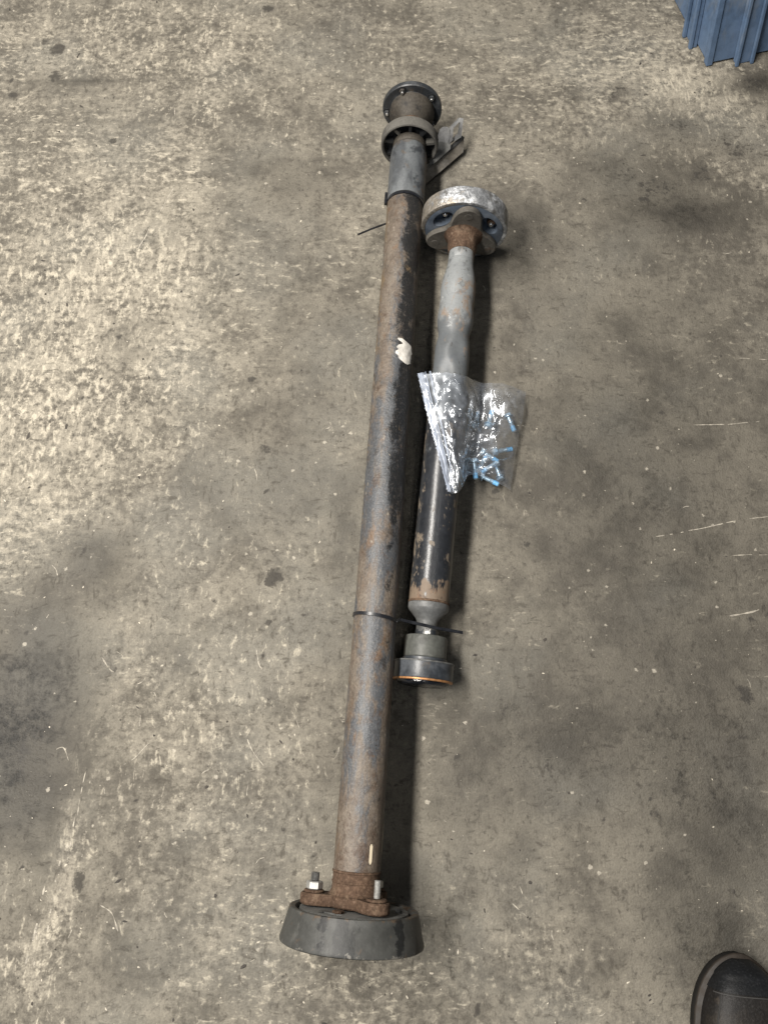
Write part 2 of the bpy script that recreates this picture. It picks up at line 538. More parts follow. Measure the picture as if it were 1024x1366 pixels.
M_RUBBER = layered('dusty_grey_rubber', (.0799, .0761, .0695), [
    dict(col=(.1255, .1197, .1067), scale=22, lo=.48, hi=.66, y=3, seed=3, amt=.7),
    dict(col=(.0266, .0266, .0266), scale=30, lo=.62, hi=.72, seed=5, amt=.7),
], rough=.82, bump=.25, spec=.3, grain=0.2)
M_BLACK = plain('black_rubber', (.018, .019, .021), .55, var=.3)
M_RUST = layered('flaking_brown_rust', (.0906, .0560, .0364), [
    dict(col=(.1439, .0990, .0664), scale=36, lo=.50, hi=.64, seed=3, amt=.85),
    dict(col=(.0397, .0222, .0136), scale=44, lo=.54, hi=.66, seed=6, amt=.8),
    dict(col=(.1764, .1335, .0964), scale=100, lo=.62, hi=.70, seed=8, amt=.7),
], rough=.85, bump=.8, bscale=240, spec=.25, bdist=.0018, grain=.45)
M_DAMPER = layered('scuffed_grey_damper', (.0453, .0460, .0432), [
    dict(col=(.0697, .0704, .0669), scale=18, lo=.46, hi=.66, seed=3, amt=.8),
    dict(col=(.0132, .0139, .0139), scale=19, lo=.565, hi=.635, stretch=(1.2, 1, .5), seed=29, amt=.85),
    dict(col=(.0927, .0606, .0370), scale=60, lo=.60, hi=.70, seed=8, amt=.7, z=[(1.5, 1.536, 1.541, 1.546, .12)]),
    dict(col=(.1666, .1568, .1387), scale=90, lo=.66, hi=.72, seed=10, amt=.8, z=[(1.574, 1.582, 2, 3, .10)]),
    dict(col=(.0098, .0105, .0112), scale=26, lo=.66, hi=.73, seed=33, rough=.75, xs=[(-.038, .016, .22), (.066, .014, .24), (-.020, .012, .12)], y=.4, amt=.9),
    dict(col=(.1239, .1239, .1162), scale=40, lo=.56, hi=.74, stretch=(1, 1, .4), rough=.75, seed=41, amt=.5),
], rough=.55, bump=.25, spec=.45, grain=.10)
M_PLATE = layered('grimy_plate', (.115, .116, .112), [
    dict(col=(.14, .14, .135), scale=30, lo=.5, hi=.66, seed=3, amt=.7),
    dict(col=(.02, .02, .02), scale=34, lo=.56, hi=.68, seed=6, amt=.8),
], rough=.6, bump=.3, grain=0.2)
M_ZINC = plain('pale_zinc', (.40, .40, .385), .38, .55, var=.2, scale=90)
M_STUD = plain('dull_threaded_steel', (.17, .17, .165), .45, .5, var=.35, scale=120)
M_BRIGHT = plain('bright_steel', (.85, .85, .84), .22, .9, var=.1, scale=80)
M_ALLOY = layered('flaked_alloy_rim', (.30, .31, .325), [
    dict(col=(.74, .76, .78), scale=34, lo=.52, hi=.62, stretch=(1, 1, 1.2), seed=3, amt=.95, r=-.1),
    dict(col=(.16, .155, .145), scale=42, lo=.52, hi=.60, seed=6, amt=.85),
    dict(col=(.30, .25, .18), scale=34, lo=.60, hi=.70, x=-3, seed=9, amt=.7),
    dict(col=(.07, .07, .07), scale=120, lo=.64, hi=.70, seed=12, amt=.8),
], rough=.42, metal=.55, bump=.8, bscale=140, bdist=.002, grain=.35)
M_FACE = layered('oily_blue_grey_rubber', (.085, .105, .135), [
    dict(col=(.15, .175, .21), scale=24, lo=.5, hi=.66, seed=3, amt=.75),
    dict(col=(.025, .028, .034), scale=30, lo=.58, hi=.68, seed=6, amt=.8),
], rough=.42, bump=.2)
M_YOKE = layered('brown_grey_yoke', (.090, .083, .072), [
    dict(col=(.122, .112, .097), scale=24, lo=.48, hi=.66, seed=3, amt=.75),
    dict(col=(.122, .072, .043), scale=34, lo=.56, hi=.68, seed=6, amt=.6, z=[(.045, .06, .08, .09, .15)]),
    dict(col=(.036, .036, .036), scale=40, lo=.62, hi=.70, seed=9, amt=.7),
], rough=.6, bump=.3, grain=0.28)
M_TUBE2 = layered('silver_to_black_tube', (.020, .022, .026), [
    # grey paint of the upper half
    dict(col=(.110, .118, .124), scale=20, lo=.34, hi=.56, seed=3, z=[(-1, -.5, .40, .455, .7), (.0, .1, 3, 4, -.36)], amt=1, r=.18),
    dict(col=(.215, .226, .230), scale=30, lo=.40, hi=.60, rough=.72, seed=5, z=[(-1, -.5, .205, .285, .6), (.0, .05, 3, 4, -.40)], amt=.95, r=.05),
    dict(col=(.10, .11, .12), scale=30, lo=.54, hi=.66, rough=.72, seed=7, z=[(.24, .30, .42, .46, .07), (.5, .55, 3, 4, -.5)], amt=.75),
    dict(col=(.38, .39, .385), scale=40, lo=.60, hi=.68, rough=.72, seed=27, z=[(.26, .34, 3, 4, -.4)], amt=.7),
    dict(col=(.07, .068, .064), scale=55, lo=.565, hi=.66, rough=.75, seed=37, z=[(.46, .5, 3, 4, -.4)], amt=.8),
    dict(col=(.21, .15, .105), scale=30, lo=.55, hi=.66, stretch=(1, 1, .6), rough=.74, seed=9, amt=.85, x=2.2,
         z=[(.12, .15, .21, .26, .06), (.27, .30, .38, .42, -.05), (.46, .5, .72, .73, -.6), (.722, .728, 3, 4, -.06)], r=.2),
    dict(col=(.150, .122, .092), scale=34, lo=.60, hi=.66, stretch=(1, 1, .7), rough=.7, xs=[(-.032, .016, .11)], seed=11,
         z=[(-1, -.5, .38, .42, -.6)], amt=.95, r=.35),
    dict(col=(.150, .122, .092), scale=34, lo=.62, hi=.68, stretch=(1, 1, .7), rough=.7, xs=[(.030, .016, .08)], seed=14,
         z=[(-1, -.5, .38, .42, -.6)], amt=.9, r=.35),
    dict(col=(.165, .122, .086), scale=46, lo=.52, hi=.58, stretch=(1, 1, .4), seed=17,
         z=[(-1, -.5, .715, .735, -.6), (.735, .775, 3, 4, .22)], amt=.95, r=.35),
    dict(col=(.17, .098, .058), scale=50, lo=.50, hi=.64, rough=.75, seed=43, z=[(-1, -.5, .735, .752, -.6)], amt=.8, r=.2),
    dict(col=(.06, .04, .03), scale=70, lo=.52, hi=.62, rough=.75, seed=47, z=[(-1, -.5, .735, .750, -.6)], amt=.8),
    dict(col=(.05, .045, .04), scale=110, lo=.66, hi=.71, seed=19, amt=.8),
], rough=.30, bump=.22, spec=.5, grain=0.12)
M_CAPGREY = layered('grey_cap_steel', (.0988, .1007, .1007), [
    dict(col=(.1466, .1498, .1498), scale=30, lo=.5, hi=.66, seed=3, amt=.7),
    dict(col=(.0510, .0478, .0415), scale=30, lo=.56, hi=.68, seed=6, amt=.7),
], rough=.45, bump=.2, grain=0.2)
M_CVGREY = layered('greasy_green_grey_cover', (.0716, .0743, .0677), [
    dict(col=(.0955, .0981, .0902), scale=30, lo=.5, hi=.66, seed=3, amt=.7),
    dict(col=(.0318, .0318, .0292), scale=26, lo=.56, hi=.68, seed=6, amt=.8),
], rough=.5, bump=.2, grain=0.18)
M_CVBLACK = layered('greasy_black_joint', (.0279, .0322, .0384), [
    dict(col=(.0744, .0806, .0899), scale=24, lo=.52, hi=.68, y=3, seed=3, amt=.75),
    dict(col=(.0930, .0682, .0434), scale=34, lo=.62, hi=.72, seed=6, amt=.6),
], rough=.34, bump=.2, grain=0.22)
M_GOLD = plain('orange_gold_gasket', (.40, .20, .085), .42, .5, var=.25, scale=120)
M_GREASE = plain('wet_black_grease', (.008, .009, .012), .12, var=.4, bump=.6, scale=40)
M_BRACKET = layered('dusty_zinc_bracket', (.1720, .1560, .1320), [
    dict(col=(.2640, .2520, .2320), scale=30, lo=.48, hi=.64, seed=3, amt=.8),
    dict(col=(.0800, .0736, .0640), scale=34, lo=.58, hi=.70, seed=6, amt=.7),
], rough=.55, metal=.15, bump=.25, grain=0.2)
M_TAB = layered('clean_grey_bracket', (.1140, .1152, .1170), [
    dict(col=(.1740, .1740, .1710), scale=30, lo=.48, hi=.64, seed=3, amt=.8),
    dict(col=(.0900, .0840, .0750), scale=34, lo=.60, hi=.70, seed=6, amt=.7),
], rough=.5, metal=.2, bump=.2, grain=0.2)
M_PAPER = plain('dirty_white_paper', (.52, .50, .46), .85, var=.3, scale=80)
M_CREAM = plain('cream_paint_mark', (.66, .57, .42), .7, var=.12, scale=120)
M_TIE = plain('black_nylon', (.012, .013, .016), .32, var=.3)


# ------------------------------------------------------------------ small builders
def hexpoly(r, a0=0.0, n=6):
    return [(r * math.cos(a0 + 2 * math.pi * k / n), r * math.sin(a0 + 2 * math.pi * k / n)) for k in range(n)]


def shifted(poly, x, y):
    return [(a + x, b + y) for a, b in poly]


def cyl(name, x, y, r, t0, t1, mat, parent, n=24, bev=0.0006):
    return prism(name, shifted(hexpoly(r, 0, n), x, y), t0, t1, mat, parent, bev)


def threaded(name, x, y, r, t0, t1, mat, parent, pitch=0.00175):
    prof = [(0.0, t0), (r * .75, t0)]
    k = int((t1 - t0) / pitch)
    for i in range(k):
        a = t0 + (t1 - t0) * i / k
        prof += [(r * .86, a + pitch * .1), (r, a + pitch * .5)]
    prof += [(r * .8, t1), (0, t1)]
    o = lathe(name, prof, mat, parent, 20)
    for v in o.data.vertices:
        v.co.x += x
        v.co.y += y
    return o


def trilobe(a0, hub, reach, power=1.25, n=120):
    out = []
    for k in range(n):
        a = 2 * math.pi * k / n
        s = (1 + math.cos(3 * (a - a0))) / 2
        out.append(((hub + (reach - hub) * s ** power) * math.cos(a), (hub + (reach - hub) * s ** power) * math.sin(a)))
    return out


def arm_yoke(arms, hub, bolt_r, tip_r, n=160):
    """outline: hub circle with round-ended straight arms"""
    out = []
    for k in range(n):
        a = 2 * math.pi * k / n
        best = hub
        for b in arms:
            d = (a - b + math.pi) % (2 * math.pi) - math.pi
            if abs(d) < 1.2:
                # ray against the round end
                q = bolt_r * math.sin(d)
                if abs(q) < tip_r:
                    best = max(best, bolt_r * math.cos(d) + math.sqrt(tip_r ** 2 - q ** 2))
                else:
                    s = abs(math.sin(d))
                    if s > 0:
                        rr = tip_r / s
                        if rr < bolt_r * math.cos(d) + .001:
                            best = max(best, rr)
        out.append([a, best])
    # soften the inner corners
    for _ in range(3):
        rr = [p[1] for p in out]
        for i in range(n):
            out[i][1] = max(rr[i] * .5 + (rr[i - 1] + rr[(i + 1) % n]) * .25, min(rr[i], 9)) if rr[i] <= hub * 1.02 else rr[i] * .6 + (rr[i - 1] + rr[(i + 1) % n]) * .2
    return [(r * math.cos(a), r * math.sin(a)) for a, r in out]


def cut(o, cutters):
    """boolean the cutter meshes out of o and drop them"""
    for c in cutters:
        md = o.modifiers.new('cut', 'BOOLEAN')
        md.operation = 'DIFFERENCE'
        md.solver = 'EXACT'
        md.object = c
    bpy.context.view_layer.update()
    dg = bpy.context.evaluated_depsgraph_get()
    me = bpy.data.meshes.new_from_object(o.evaluated_get(dg))
    o.modifiers.clear()
    old = o.data
    o.data = me
    bpy.data.meshes.remove(old)
    me.shade_smooth()
    me.set_sharp_from_angle(angle=R(32))
    for c in cutters:
        m = c.data
        bpy.data.objects.remove(c)
        bpy.data.meshes.remove(m)


# ------------------------------------------------------------------ long drive shaft
MA, MB_ = P(550, 139, .063), P(472.5, 1208, .1035)
MAIN = axis_frame(MA, MB_)
main = empty('long_drive_shaft', 'long rusty drive shaft with bolted flange on top and grey damper at the near end', 'drive shaft', MAIN)

# bolted flange at the far end
fl = lathe('end_flange', [(0, .004), (.056, .004), (.0615, .006), (.063, .009), (.063, .0165), (.0615, .0185), (.047, .0185), (.046, .0195), (.02, .0195), (0, .0195)], M_DARK, main, 96)
for k in range(5):
    a = R(114 - 72 * k)
    x, y = .0535 * math.cos(a), .0535 * math.sin(a)
    cyl('bolt_seat', x, y, .0090, .0186, .0192, M_BLACK, fl, 24, .0002)
    b = cyl('flange_bolt', x, y, .0062, .0193, .0235, M_DARK, fl, 6)
    cyl('bolt_tip', x, y, .0030, .0236, .0275, M_BRIGHT, b, 12)
lathe('joint_housing', [(.0, .0197), (.0470, .0197), (.0475, .024), (.0468, .034), (.0435, .042), (.0385, .050), (.0345, .056), (.0325, .061), (.0320, .066), (.0, .066)], M_DUSTY, main, 72, wob=.0006)
lathe('neck_ring', [(.0, .0662), (.0325, .0662), (.0335, .069), (.0325, .072), (.029, .075), (.027, .090), (.023, .100), (.023, .112), (0, .112)], M_RUST, main, 56)
# centre bearing: rubber ring on spokes
ring = lathe('bearing_ring', [(.0565, .0965), (.0585, .0975), (.0595, .100), (.0595, .117), (.0585, .120), (.0560, .121), (.0535, .119), (.0525, .110), (.0535, .0985)], M_RUBBER, main, 96, closed=True)
for k in range(9):
    a = R(10 + 40 * k)
    ca, sa = math.cos(a), math.sin(a)
    pts = []
    for rr in (.0345, .040, .046, .0527):
        pts.append((rr * ca, rr * sa, .108))
    sweep('rubber_spoke', pts, [(-.003, -.007), (.003, -.007), (.003, .007), (-.003, .007)], M_BLACK if k % 3 else M_RUBBER, ring, ups=[(0, 0, 1)] * 4)
lathe('rear_web', [(.024, .101), (.0526, .101), (.0526, .1025), (.024, .1025)], M_BLACK, ring, 64, closed=True)
lathe('bearing_collar', [(0, .1125), (.0325, .1125), (.0345, .1145), (.0345, .127), (.0330, .1295), (0, .1295)], M_DUSTY, main, 64)
lathe('grey_sleeve', [(0, .1300), (.0325, .1300), (.0350, .1325), (.0362, .137), (.0362, .142), (.0372, .1445), (.0378, .150), (.0378, .262), (.0372, .2655), (.0, .2655)], M_SLEEVE, main, 80, wob=.0003)
# main tube, slightly dented and scaly
prof = [(0, .2658), (.0352, .2658)]
for i in range(1, 160):
    prof.append((.0352 - .0004 * i / 160, .2658 + (1.4895 - .2658) * i / 160))
prof += [(.0348, 1.4895), (0, 1.4895)]
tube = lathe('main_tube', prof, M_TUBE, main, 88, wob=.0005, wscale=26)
for v in tube.data.vertices:            # crust of scale along the left flank
    a_ = math.degrees(math.atan2(v.co.y, v.co.x)) % 360
    k_ = math.exp(-((a_ - 166) / 13) ** 2) * (1 if v.co.z < .85 else max(.25, 1 - (v.co.z - .85) * 3))
    h_ = (.5 + mn.noise(Vector((a_ * .09, v.co.z * 30, 2)))) * .0016 + .0008 * mn.noise(Vector((a_ * .2, v.co.z * 95, 5)))
    v.co.x += k_ * h_ * math.cos(math.radians(a_))
    v.co.y += k_ * h_ * math.sin(math.radians(a_))
# torn paper label, paint marks
V, Fc = [], []
NA, NZ = 14, 22
edgeL = [9, 7, 11, 19, 25, 22, 13, 9, 7, 7, 12, 10, 5, 4, 4, 9, 13, 13, 15, 20, 27, 36]
edgeR = [24, 30, 44, 56, 60, 62, 63, 60, 64, 65, 62, 60, 63, 66, 64, 62, 63, 60, 62, 57, 50, 46]
for j in range(NZ):
    t = .603 + (.652 - .603) * j / (NZ - 1)
    for i in range(NA):
        a = R(90 - (edgeL[j] + (edgeR[j] - edgeL[j]) * i / (NA - 1)))
        rr = .0357 + .0004 * mn.noise(Vector((i * .5, j * .5, 1)))
        V.append((rr * math.cos(a), rr * math.sin(a), t + .0012 * mn.noise(Vector((i * .9, j, 4)))))
for j in range(NZ - 1):
    for i in range(NA - 1):
        Fc.append((j * NA + i, j * NA + i + 1, (j + 1) * NA + i + 1, (j + 1) * NA + i))
lab = link_mesh('torn_label', V, Fc, M_PAPER, tube)
lab['label'] = 'torn scrap of white paper label stuck on the tube'


def tube_patch(name, t0, t1, a0, a1, r, mat, parent):
    V, Fc = [], []
    for j in range(10):
        t = t0 + (t1 - t0) * j / 9
        ins = .5 * (1 - min(1, min(j, 9 - j) * .8 + .3))
        for i in range(5):
            a = R(90 - (a0 + (a1 - a0) * (ins + (1 - 2 * ins) * i / 4)))
            V.append((r * math.cos(a), r * math.sin(a), t))
    for j in range(9):
        for i in range(4):
            Fc.append((j * 5 + i, j * 5 + i + 1, (j + 1) * 5 + i + 1, (j + 1) * 5 + i))
    return link_mesh(name, V, Fc, mat, parent)


tube_patch('paint_mark', 1.4515, 1.4785, 29, 37, .0352, M_CREAM, tube)
tube_patch('paint_mark', 1.424, 1.466, 78, 82, .0352, M_CREAM, tube)
# weld collar and neck
lathe('weld_collar', [(0, 1.4897), (.0352, 1.4897), (.0362, 1.4905), (.0362, 1.4925), (.0350, 1.4935), (.0346, 1.503), (.0356, 1.5042), (.0356, 1.5056), (.0346, 1.507), (.0348, 1.515), (.038, 1.5205), (.040, 1.5225), (0, 1.5225)], M_RUST, main, 80, wob=.0006, wscale=60)
arms = [R(58), R(178), R(298)]
yk = prism('flange_yoke', arm_yoke(arms, .040, .060, .0195), 1.5228, 1.5380, M_RUST, main, .002)
for i, a in enumerate(arms):
    x, y = .060 * math.cos(a), .060 * math.sin(a)
    cyl('boss', x, y, .0150, 1.5190, 1.5229, M_RUST, yk, 32, .0015)
    if i == 0:
        threaded('stud', x, y, .0048, 1.4955, 1.5188, M_ZINC, yk)
    else:
        cyl('nut', x, y, .0122, 1.5080, 1.5188, M_ZINC, yk, 6, .0014)
        threaded('stud', x, y, .0064, 1.4965, 1.5078, M_STUD, yk)
# damper
dp = lathe('vibration_damper', [(.0840, 1.5425), (.0855, 1.5405), (.0910, 1.5395), (.0932, 1.5405), (.0940, 1.5430), (.1015, 1.5740), (.1035, 1.5800), (.1030, 1.5835), (.1005, 1.5850), (.060, 1.5850), (.060, 1.5600), (.0815, 1.5600), (.0832, 1.5500)], M_DAMPER, main, 128, closed=True)
pl = lathe('damper_plate', [(.020, 1.5405), (.0765, 1.5405), (.0785, 1.5415), (.0792, 1.5440), (.0792, 1.5475), (.020, 1.5475)], M_PLATE, dp, 96, closed=True)
slots = []
for a in (118, 358, 20, 238, 78 + 60):
    if a == 20:
        continue
    pts = []
    n = 8
    for s, rr in ((1, .071), (-1, .060)):
        for k in range(n):
            aa = R(a + s * (-15 + 30 * k / (n - 1)))
            pts.append((rr * math.cos(aa), rr * math.sin(aa)))
    slots.append(prism('slot_cut', pts, 1.52, 1.56, None, main))
cut(pl, slots[:2])
for c_ in slots[2:]:
    m = c_.data
    bpy.data.objects.remove(c_)
    bpy.data.meshes.remove(m)
a = R(112)
cyl('plate_bolt', .0545 * math.cos(a), .0545 * math.sin(a), .0085, 1.5368, 1.5404, M_RUST, pl, 6, .0008)
# bracket beside the bearing (stamped sheet)
inv = MAIN.inverted()


def sheet(name, quad_px, zs, thick, mat, parent, inv_, bev=.0006):
    """a plate whose corners stand at given heights, thickened along its normal"""
    q = [P(px, py, z) for (px, py), z in zip(quad_px, zs)]
    nrm = Vector((0, 0, 0))
    for i in range(len(q)):
        nrm += (q[i] - q[0]).cross(q[(i + 1) % len(q)] - q[0])
    nrm.normalize()
    if nrm.z < 0:
        nrm = -nrm
    V = [inv_ @ (p + nrm * thick / 2) for p in q] + [inv_ @ (p - nrm * thick / 2) for p in q]
    n = len(q)
    Fc = [tuple(range(n)), tuple(range(n, 2 * n))] + [(i, (i + 1) % n, n + (i + 1) % n, n + i) for i in range(n)]
    return link_mesh(name, V, Fc, mat, parent)


br = sheet('bearing_bracket', [(560, 229), (566, 222), (618, 183), (617, 203), (566, 247), (560, 252)], [.030, .030, .030, .012, .012, .012], .003, M_BRACKET, main, inv)
sheet('bracket_rim', [(572, 214), (600, 195), (616, 181), (619, 184), (602, 199), (575, 221)], [.036, .036, .036, .029, .029, .029], .003, M_TAB, br, inv)
sheet('bracket_arm', [(571, 222), (581, 193), (586, 189), (601, 191), (600, 199), (578, 219)], [.034, .048, .052, .044, .034, .034], .003, M_PLATE, br, inv)
tb = [(584, 190), (584, 180), (586, 173), (590, 169.5), (596, 169), (599, 172), (599, 184), (597, 191)]
sheet('bracket_tab', tb, [.046, .055, .060, .062, .062, .058, .050, .046], .003, M_TAB, br, inv)
outer = [(597.5, 192), (599.5, 170), (612, 157), (617, 158), (614, 183), (604, 189)]
slot = [(602.5, 187), (603.5, 171), (611, 163), (613, 164), (611, 178), (606, 182)]
zo = [.044, .056, .066, .066, .042, .040]
zi = [.045, .055, .062, .062, .046, .044]
O_ = [P(*p, z) for p, z in zip(outer, zo)]
I_ = [P(*p, z) for p, z in zip(slot, zi)]
V, Fc = [], []
off = Vector((.0012, -.002, .002))
for base in (off, -off):
    V += [inv @ (p + base) for p in O_] + [inv @ (p + base) for p in I_]
for i in range(6):
    j = (i + 1) % 6
    Fc += [(i, j, 6 + j, 6 + i), (12 + i, 12 + j, 18 + j, 18 + i), (i, j, 12 + j, 12 + i), (6 + i, 6 + j, 18 + j, 18 + i)]
link_mesh('slotted_tab', V, Fc, M_TAB, br)

# ------------------------------------------------------------------ short drive shaft
SA, SB = P(619.6, 293, .0845), P(571.6, 804.3, .0560)
SEC = axis_frame(SA, SB)
sec = empty('short_drive_shaft', 'short drive shaft, silver turning to black, with flaked silver coupling and greasy joint', 'drive shaft', SEC)
rim = lathe('coupling_rim', [(.0765, -.012), (.0825, -.011), (.0848, -.008), (.0848, .022), (.0832, .0265), (.0800, .0275), (.0765, .0270)], M_ALLOY, sec, 120, closed=True, wob=.0009, wscale=90)
cp = lathe('rubber_coupling', [(.012, -.010), (.0763, -.010), (.0763, .0265), (.0745, .0275), (.012, .0275)], M_FACE, sec, 96, closed=True)
holes = []
for a in (26, 144, 264):
    pts = []
    for k in range(28):
        b = 2 * math.pi * k / 28
        u, v = .0145 * math.cos(b), .0245 * math.sin(b)      # radial, tangential
        aa = R(a)
        pts.append(((.053 + u) * math.cos(aa) - v * math.sin(aa), (.053 + u) * math.sin(aa) + v * math.cos(aa)))
    holes.append(prism('hole_cut', pts, .008, .04, None, sec))
cut(cp, holes)
for a in (26, 144, 264):
    aa = R(a - 6)
    x, y = .054 * math.cos(aa), .054 * math.sin(aa)
    b = cyl('coupling_bolt', x, y, .0085, .0078, .0175, M_RUST, cp, 6, .0008)
    cyl('bolt_tip', x, y, .0042, .0177, .0225, M_BRIGHT, b, 16, .0008)
yk2 = prism('coupling_yoke', trilobe(R(86), .040, .0790, 1.3), .0278, .0400, M_YOKE, sec, .003)
for a in (86, 206, 326):
    aa = R(a)
    cyl('bolt_head', .060 * math.cos(aa), .060 * math.sin(aa), .0080, .0402, .0412, M_YOKE, yk2, 24, .0004)
lathe('yoke_neck', [(0, .0395), (.0385, .0395), (.0340, .0420), (.0305, .0460), (.0285, .0520), (.0282, .0580), (.0282, .0700), (.0270, .0755), (.0250, .0790), (0, .0790)], M_RUST, sec, 64, wob=.0005)
prof = [(0, .0792), (.0242, .0792), (.0246, .083), (.0246, .0955), (.0238, .0970), (.0238, .0985), (.0246, .1000)]
N = 110
for i in range(N + 1):
    t = .102 + (.7665 - .102) * i / N
    if t < .150:
        k = (t - .102) / .048
        k = k * k * (3 - 2 * k)
        r = .0248 + (.0325 - .0248) * k
    else:
        r = .0325 + .0018 * min(1, max(0, (t - .30) / .15))
        r -= .0034 * math.exp(-((t - .262) / .016) ** 2)
        r += .0016 * math.exp(-((t - .225) / .018) ** 2) + .0012 * math.exp(-((t - .165) / .012) ** 2)
    prof.append((r, t))
prof.append((0, .7665))
t2 = lathe('shaft_tube', prof, M_TUBE2, sec, 88, wob=.0004, wscale=22)
for v in t2.data.vertices:             # hammered dents in the grey part
    for (tc, xc, rad_, dep) in ((.300, .008, .022, .0050), (.350, -.012, .022, .0055), (.275, -.020, .018, .0042), (.395, .010, .02, .004)):
        d = math.hypot((v.co.z - tc) / 1.5, v.co.x - xc)
        if v.co.y > 0 and d < rad_:
            k = dep * (math.cos(math.pi * d / rad_) + 1) / 2
            v.co.y -= k
lathe('weld_ring', [(0, .7667), (.0347, .7667), (.0356, .7675), (.0356, .7695), (.0347, .7705), (0, .7705)], M_RUST, sec, 72)
lathe('tapered_cap', [(0, .7707), (.0345, .7707), (.0350, .7725), (.0348, .7790), (.0338, .7815), (.0265, .7890), (.0205, .7955), (.0180, .8000), (.0172, .8060), (.0172, .8190), (.0160, .8200), (0, .8200)], M_CAPGREY, sec, 64)
# the joint kinks slightly away from the tube
JA = P(569.5, 838, .0525)
JB = P(563.2, 912, .0505)
JM = inv2 = None
JW = axis_frame(JA, JB)
JL = SEC.inverted() @ JW
jt = lathe('joint_stub', [(0, -.012), (.0165, -.012), (.0165, .004), (.0195, .0045), (.0195, .0125), (.0150, .013), (0, .013)], M_CVBLACK, sec, 48)
jn = cyl('shaft_nut', 0, .0120, .0098, .0005, .0165, M_BRIGHT, jt, 6, .001)
jh = lathe('joint_cover', [(0, .0140), (.0330, .0140), (.0348, .0150), (.0356, .0175), (.0360, .0490), (.0350, .0505), (0, .0505)], M_CVGREY, sec, 80)
jw = lathe('joint_waist', [(0, .0507), (.0365, .0507), (.0375, .0515), (.0375, .0555), (.0450, .0565), (.0478, .0575), (0, .0575)], M_CVBLACK, sec, 80)
jd = lathe('joint_disc', [(0, .0577), (.0480, .0577), (.0492, .0587), (.0494, .0610), (.0494, .0835), (.0485, .0855), (0, .0855)], M_CVBLACK, sec, 96, wob=.0004, wscale=60)
jl = lathe('disc_lip', [(.0486, .0565), (.0500, .0573), (.0503, .0583), (.0500, .0593), (.0486, .0595)], M_CAPGREY, jd, 96, closed=True)
jg = lathe('gasket_edge', [(.0440, .0857), (.0492, .0857), (.0496, .0865), (.0496, .0881), (.0488, .0889), (.0440, .0889)], M_GOLD, jd, 96, closed=True)
jk = lathe('grease_face', [(0, .0891), (.0445, .0891), (.0430, .0915), (.0400, .0945), (.0350, .0960), (.0250, .0940), (.0150, .0965), (0, .0955)], M_GREASE, jd, 64, wob=.002, wscale=200)
for o in (jt, jh, jw, jd):
    o.matrix_local = JL

# ------------------------------------------------------------------ cable ties
STRAP = [(-.0026, -.0007), (.0026, -.0007), (.0026, .0007), (-.0026, .0007)]


def main_pt(ang, r, t):
    return MAIN @ Vector((r * math.cos(ang), r * math.sin(ang), t))


def strap_loop(root, t0, tilt, r, a0=0, a1=360, name='strap'):
    pts, ups = [], []
    n = 64
    for k in range(n if a1 - a0 == 360 else n + 1):
        a = R(a0 + (a1 - a0) * k / n)
        p = main_pt(a, r, t0 + tilt * math.cos(a))
        pts.append(p)
        ups.append((MAIN.to_3x3() @ Vector((math.cos(a), math.sin(a), 0))))
    return sweep(name, pts, STRAP, M_TIE, root, ups, closed=(a1 - a0 == 360))


tie = empty('cable_tie', 'black cable tie round the long shaft just below its grey sleeve', 'cable tie', group=None)
strap_loop(tie, .2705, .001, .0367)
sweep('tie_tail', [P(568, 281, .030), P(540, 289, .022), P(514, 298.5, .028), P(495, 305.5, .032), P(477, 313, .030)], STRAP, M_TIE, tie, ups=[(0, .5, 1)] * 5)
sweep('tie_head', [main_pt(R(172), .0395, .248), main_pt(R(172), .0397, .259), main_pt(R(172), .0395, .275)], [(-.0035, -.002), (.0035, -.002), (.0035, .003), (-.0035, .003)], M_TIE, tie,
      ups=[MAIN.to_3x3() @ Vector((-1, 0, 0))] * 3)
tie2 = empty('cable_tie', 'black cable tie running from the long shaft across the short shaft stub', 'cable tie')
strap_loop(tie2, 1.116, .004, .0366, 20, 340)
e0 = main_pt(R(20), .0366, 1.1198)
sweep('tie_tail', [e0, P(533, 826.5, .088), P(548, 830, .088), P(566, 834, .086), P(580, 837.5, .083), P(600, 841, .078), P(617, 844, .072)], STRAP, M_TIE, tie2,
      ups=[(.3, .4, 1)] + [(0, .4, 1)] * 6)
sweep('tie_tail', [P(552, 301, .062), P(563, 295.5, .066), P(572, 291.5, .068), P(580, 287, .060)], STRAP, M_TIE, tie, ups=[(0, .6, 1)] * 4)

# ------------------------------------------------------------------ plastic bag
g = NT('clear_bag_film')
tr = g.n('ShaderNodeBsdfTransparent')
tr.inputs[0].default_value = (.97, .975, .985, 1)
gl = g.n('ShaderNodeBsdfGlossy')
gl.inputs['Roughness'].default_value = .10
gl.inputs['Color'].default_value = (.95, .97, 1, 1)
gb = g.n('ShaderNodeBsdfGlossy')
gb.inputs['Roughness'].default_value = .30
gb.inputs['Color'].default_value = (.90, .95, 1, 1)
df = g.n('ShaderNodeBsdfDiffuse')
df.inputs[0].default_value = (.72, .78, .88, 1)
fr = g.n('ShaderNodeLayerWeight')
fr.inputs[0].default_value = .5
m1 = g.n('ShaderNodeMixShader')
g.l(g.ss(g.noise(60, 5, .6), .35, .75, .025, .10), m1.inputs[0])
g.l(tr.outputs[0], m1.inputs[1])
g.l(df.outputs[0], m1.inputs[2])
m2 = g.n('ShaderNodeMixShader')
g.l(g.math('MULTIPLY_ADD', g.math('POWER', fr.outputs['Facing'], 4.0), .8, .055, clamp=True), m2.inputs[0])
g.l(m1.outputs[0], m2.inputs[1])
g.l(gl.outputs[0], m2.inputs[2])
m3 = g.n('ShaderNodeMixShader')
m3.inputs[0].default_value = .045
g.l(m2.outputs[0], m3.inputs[1])
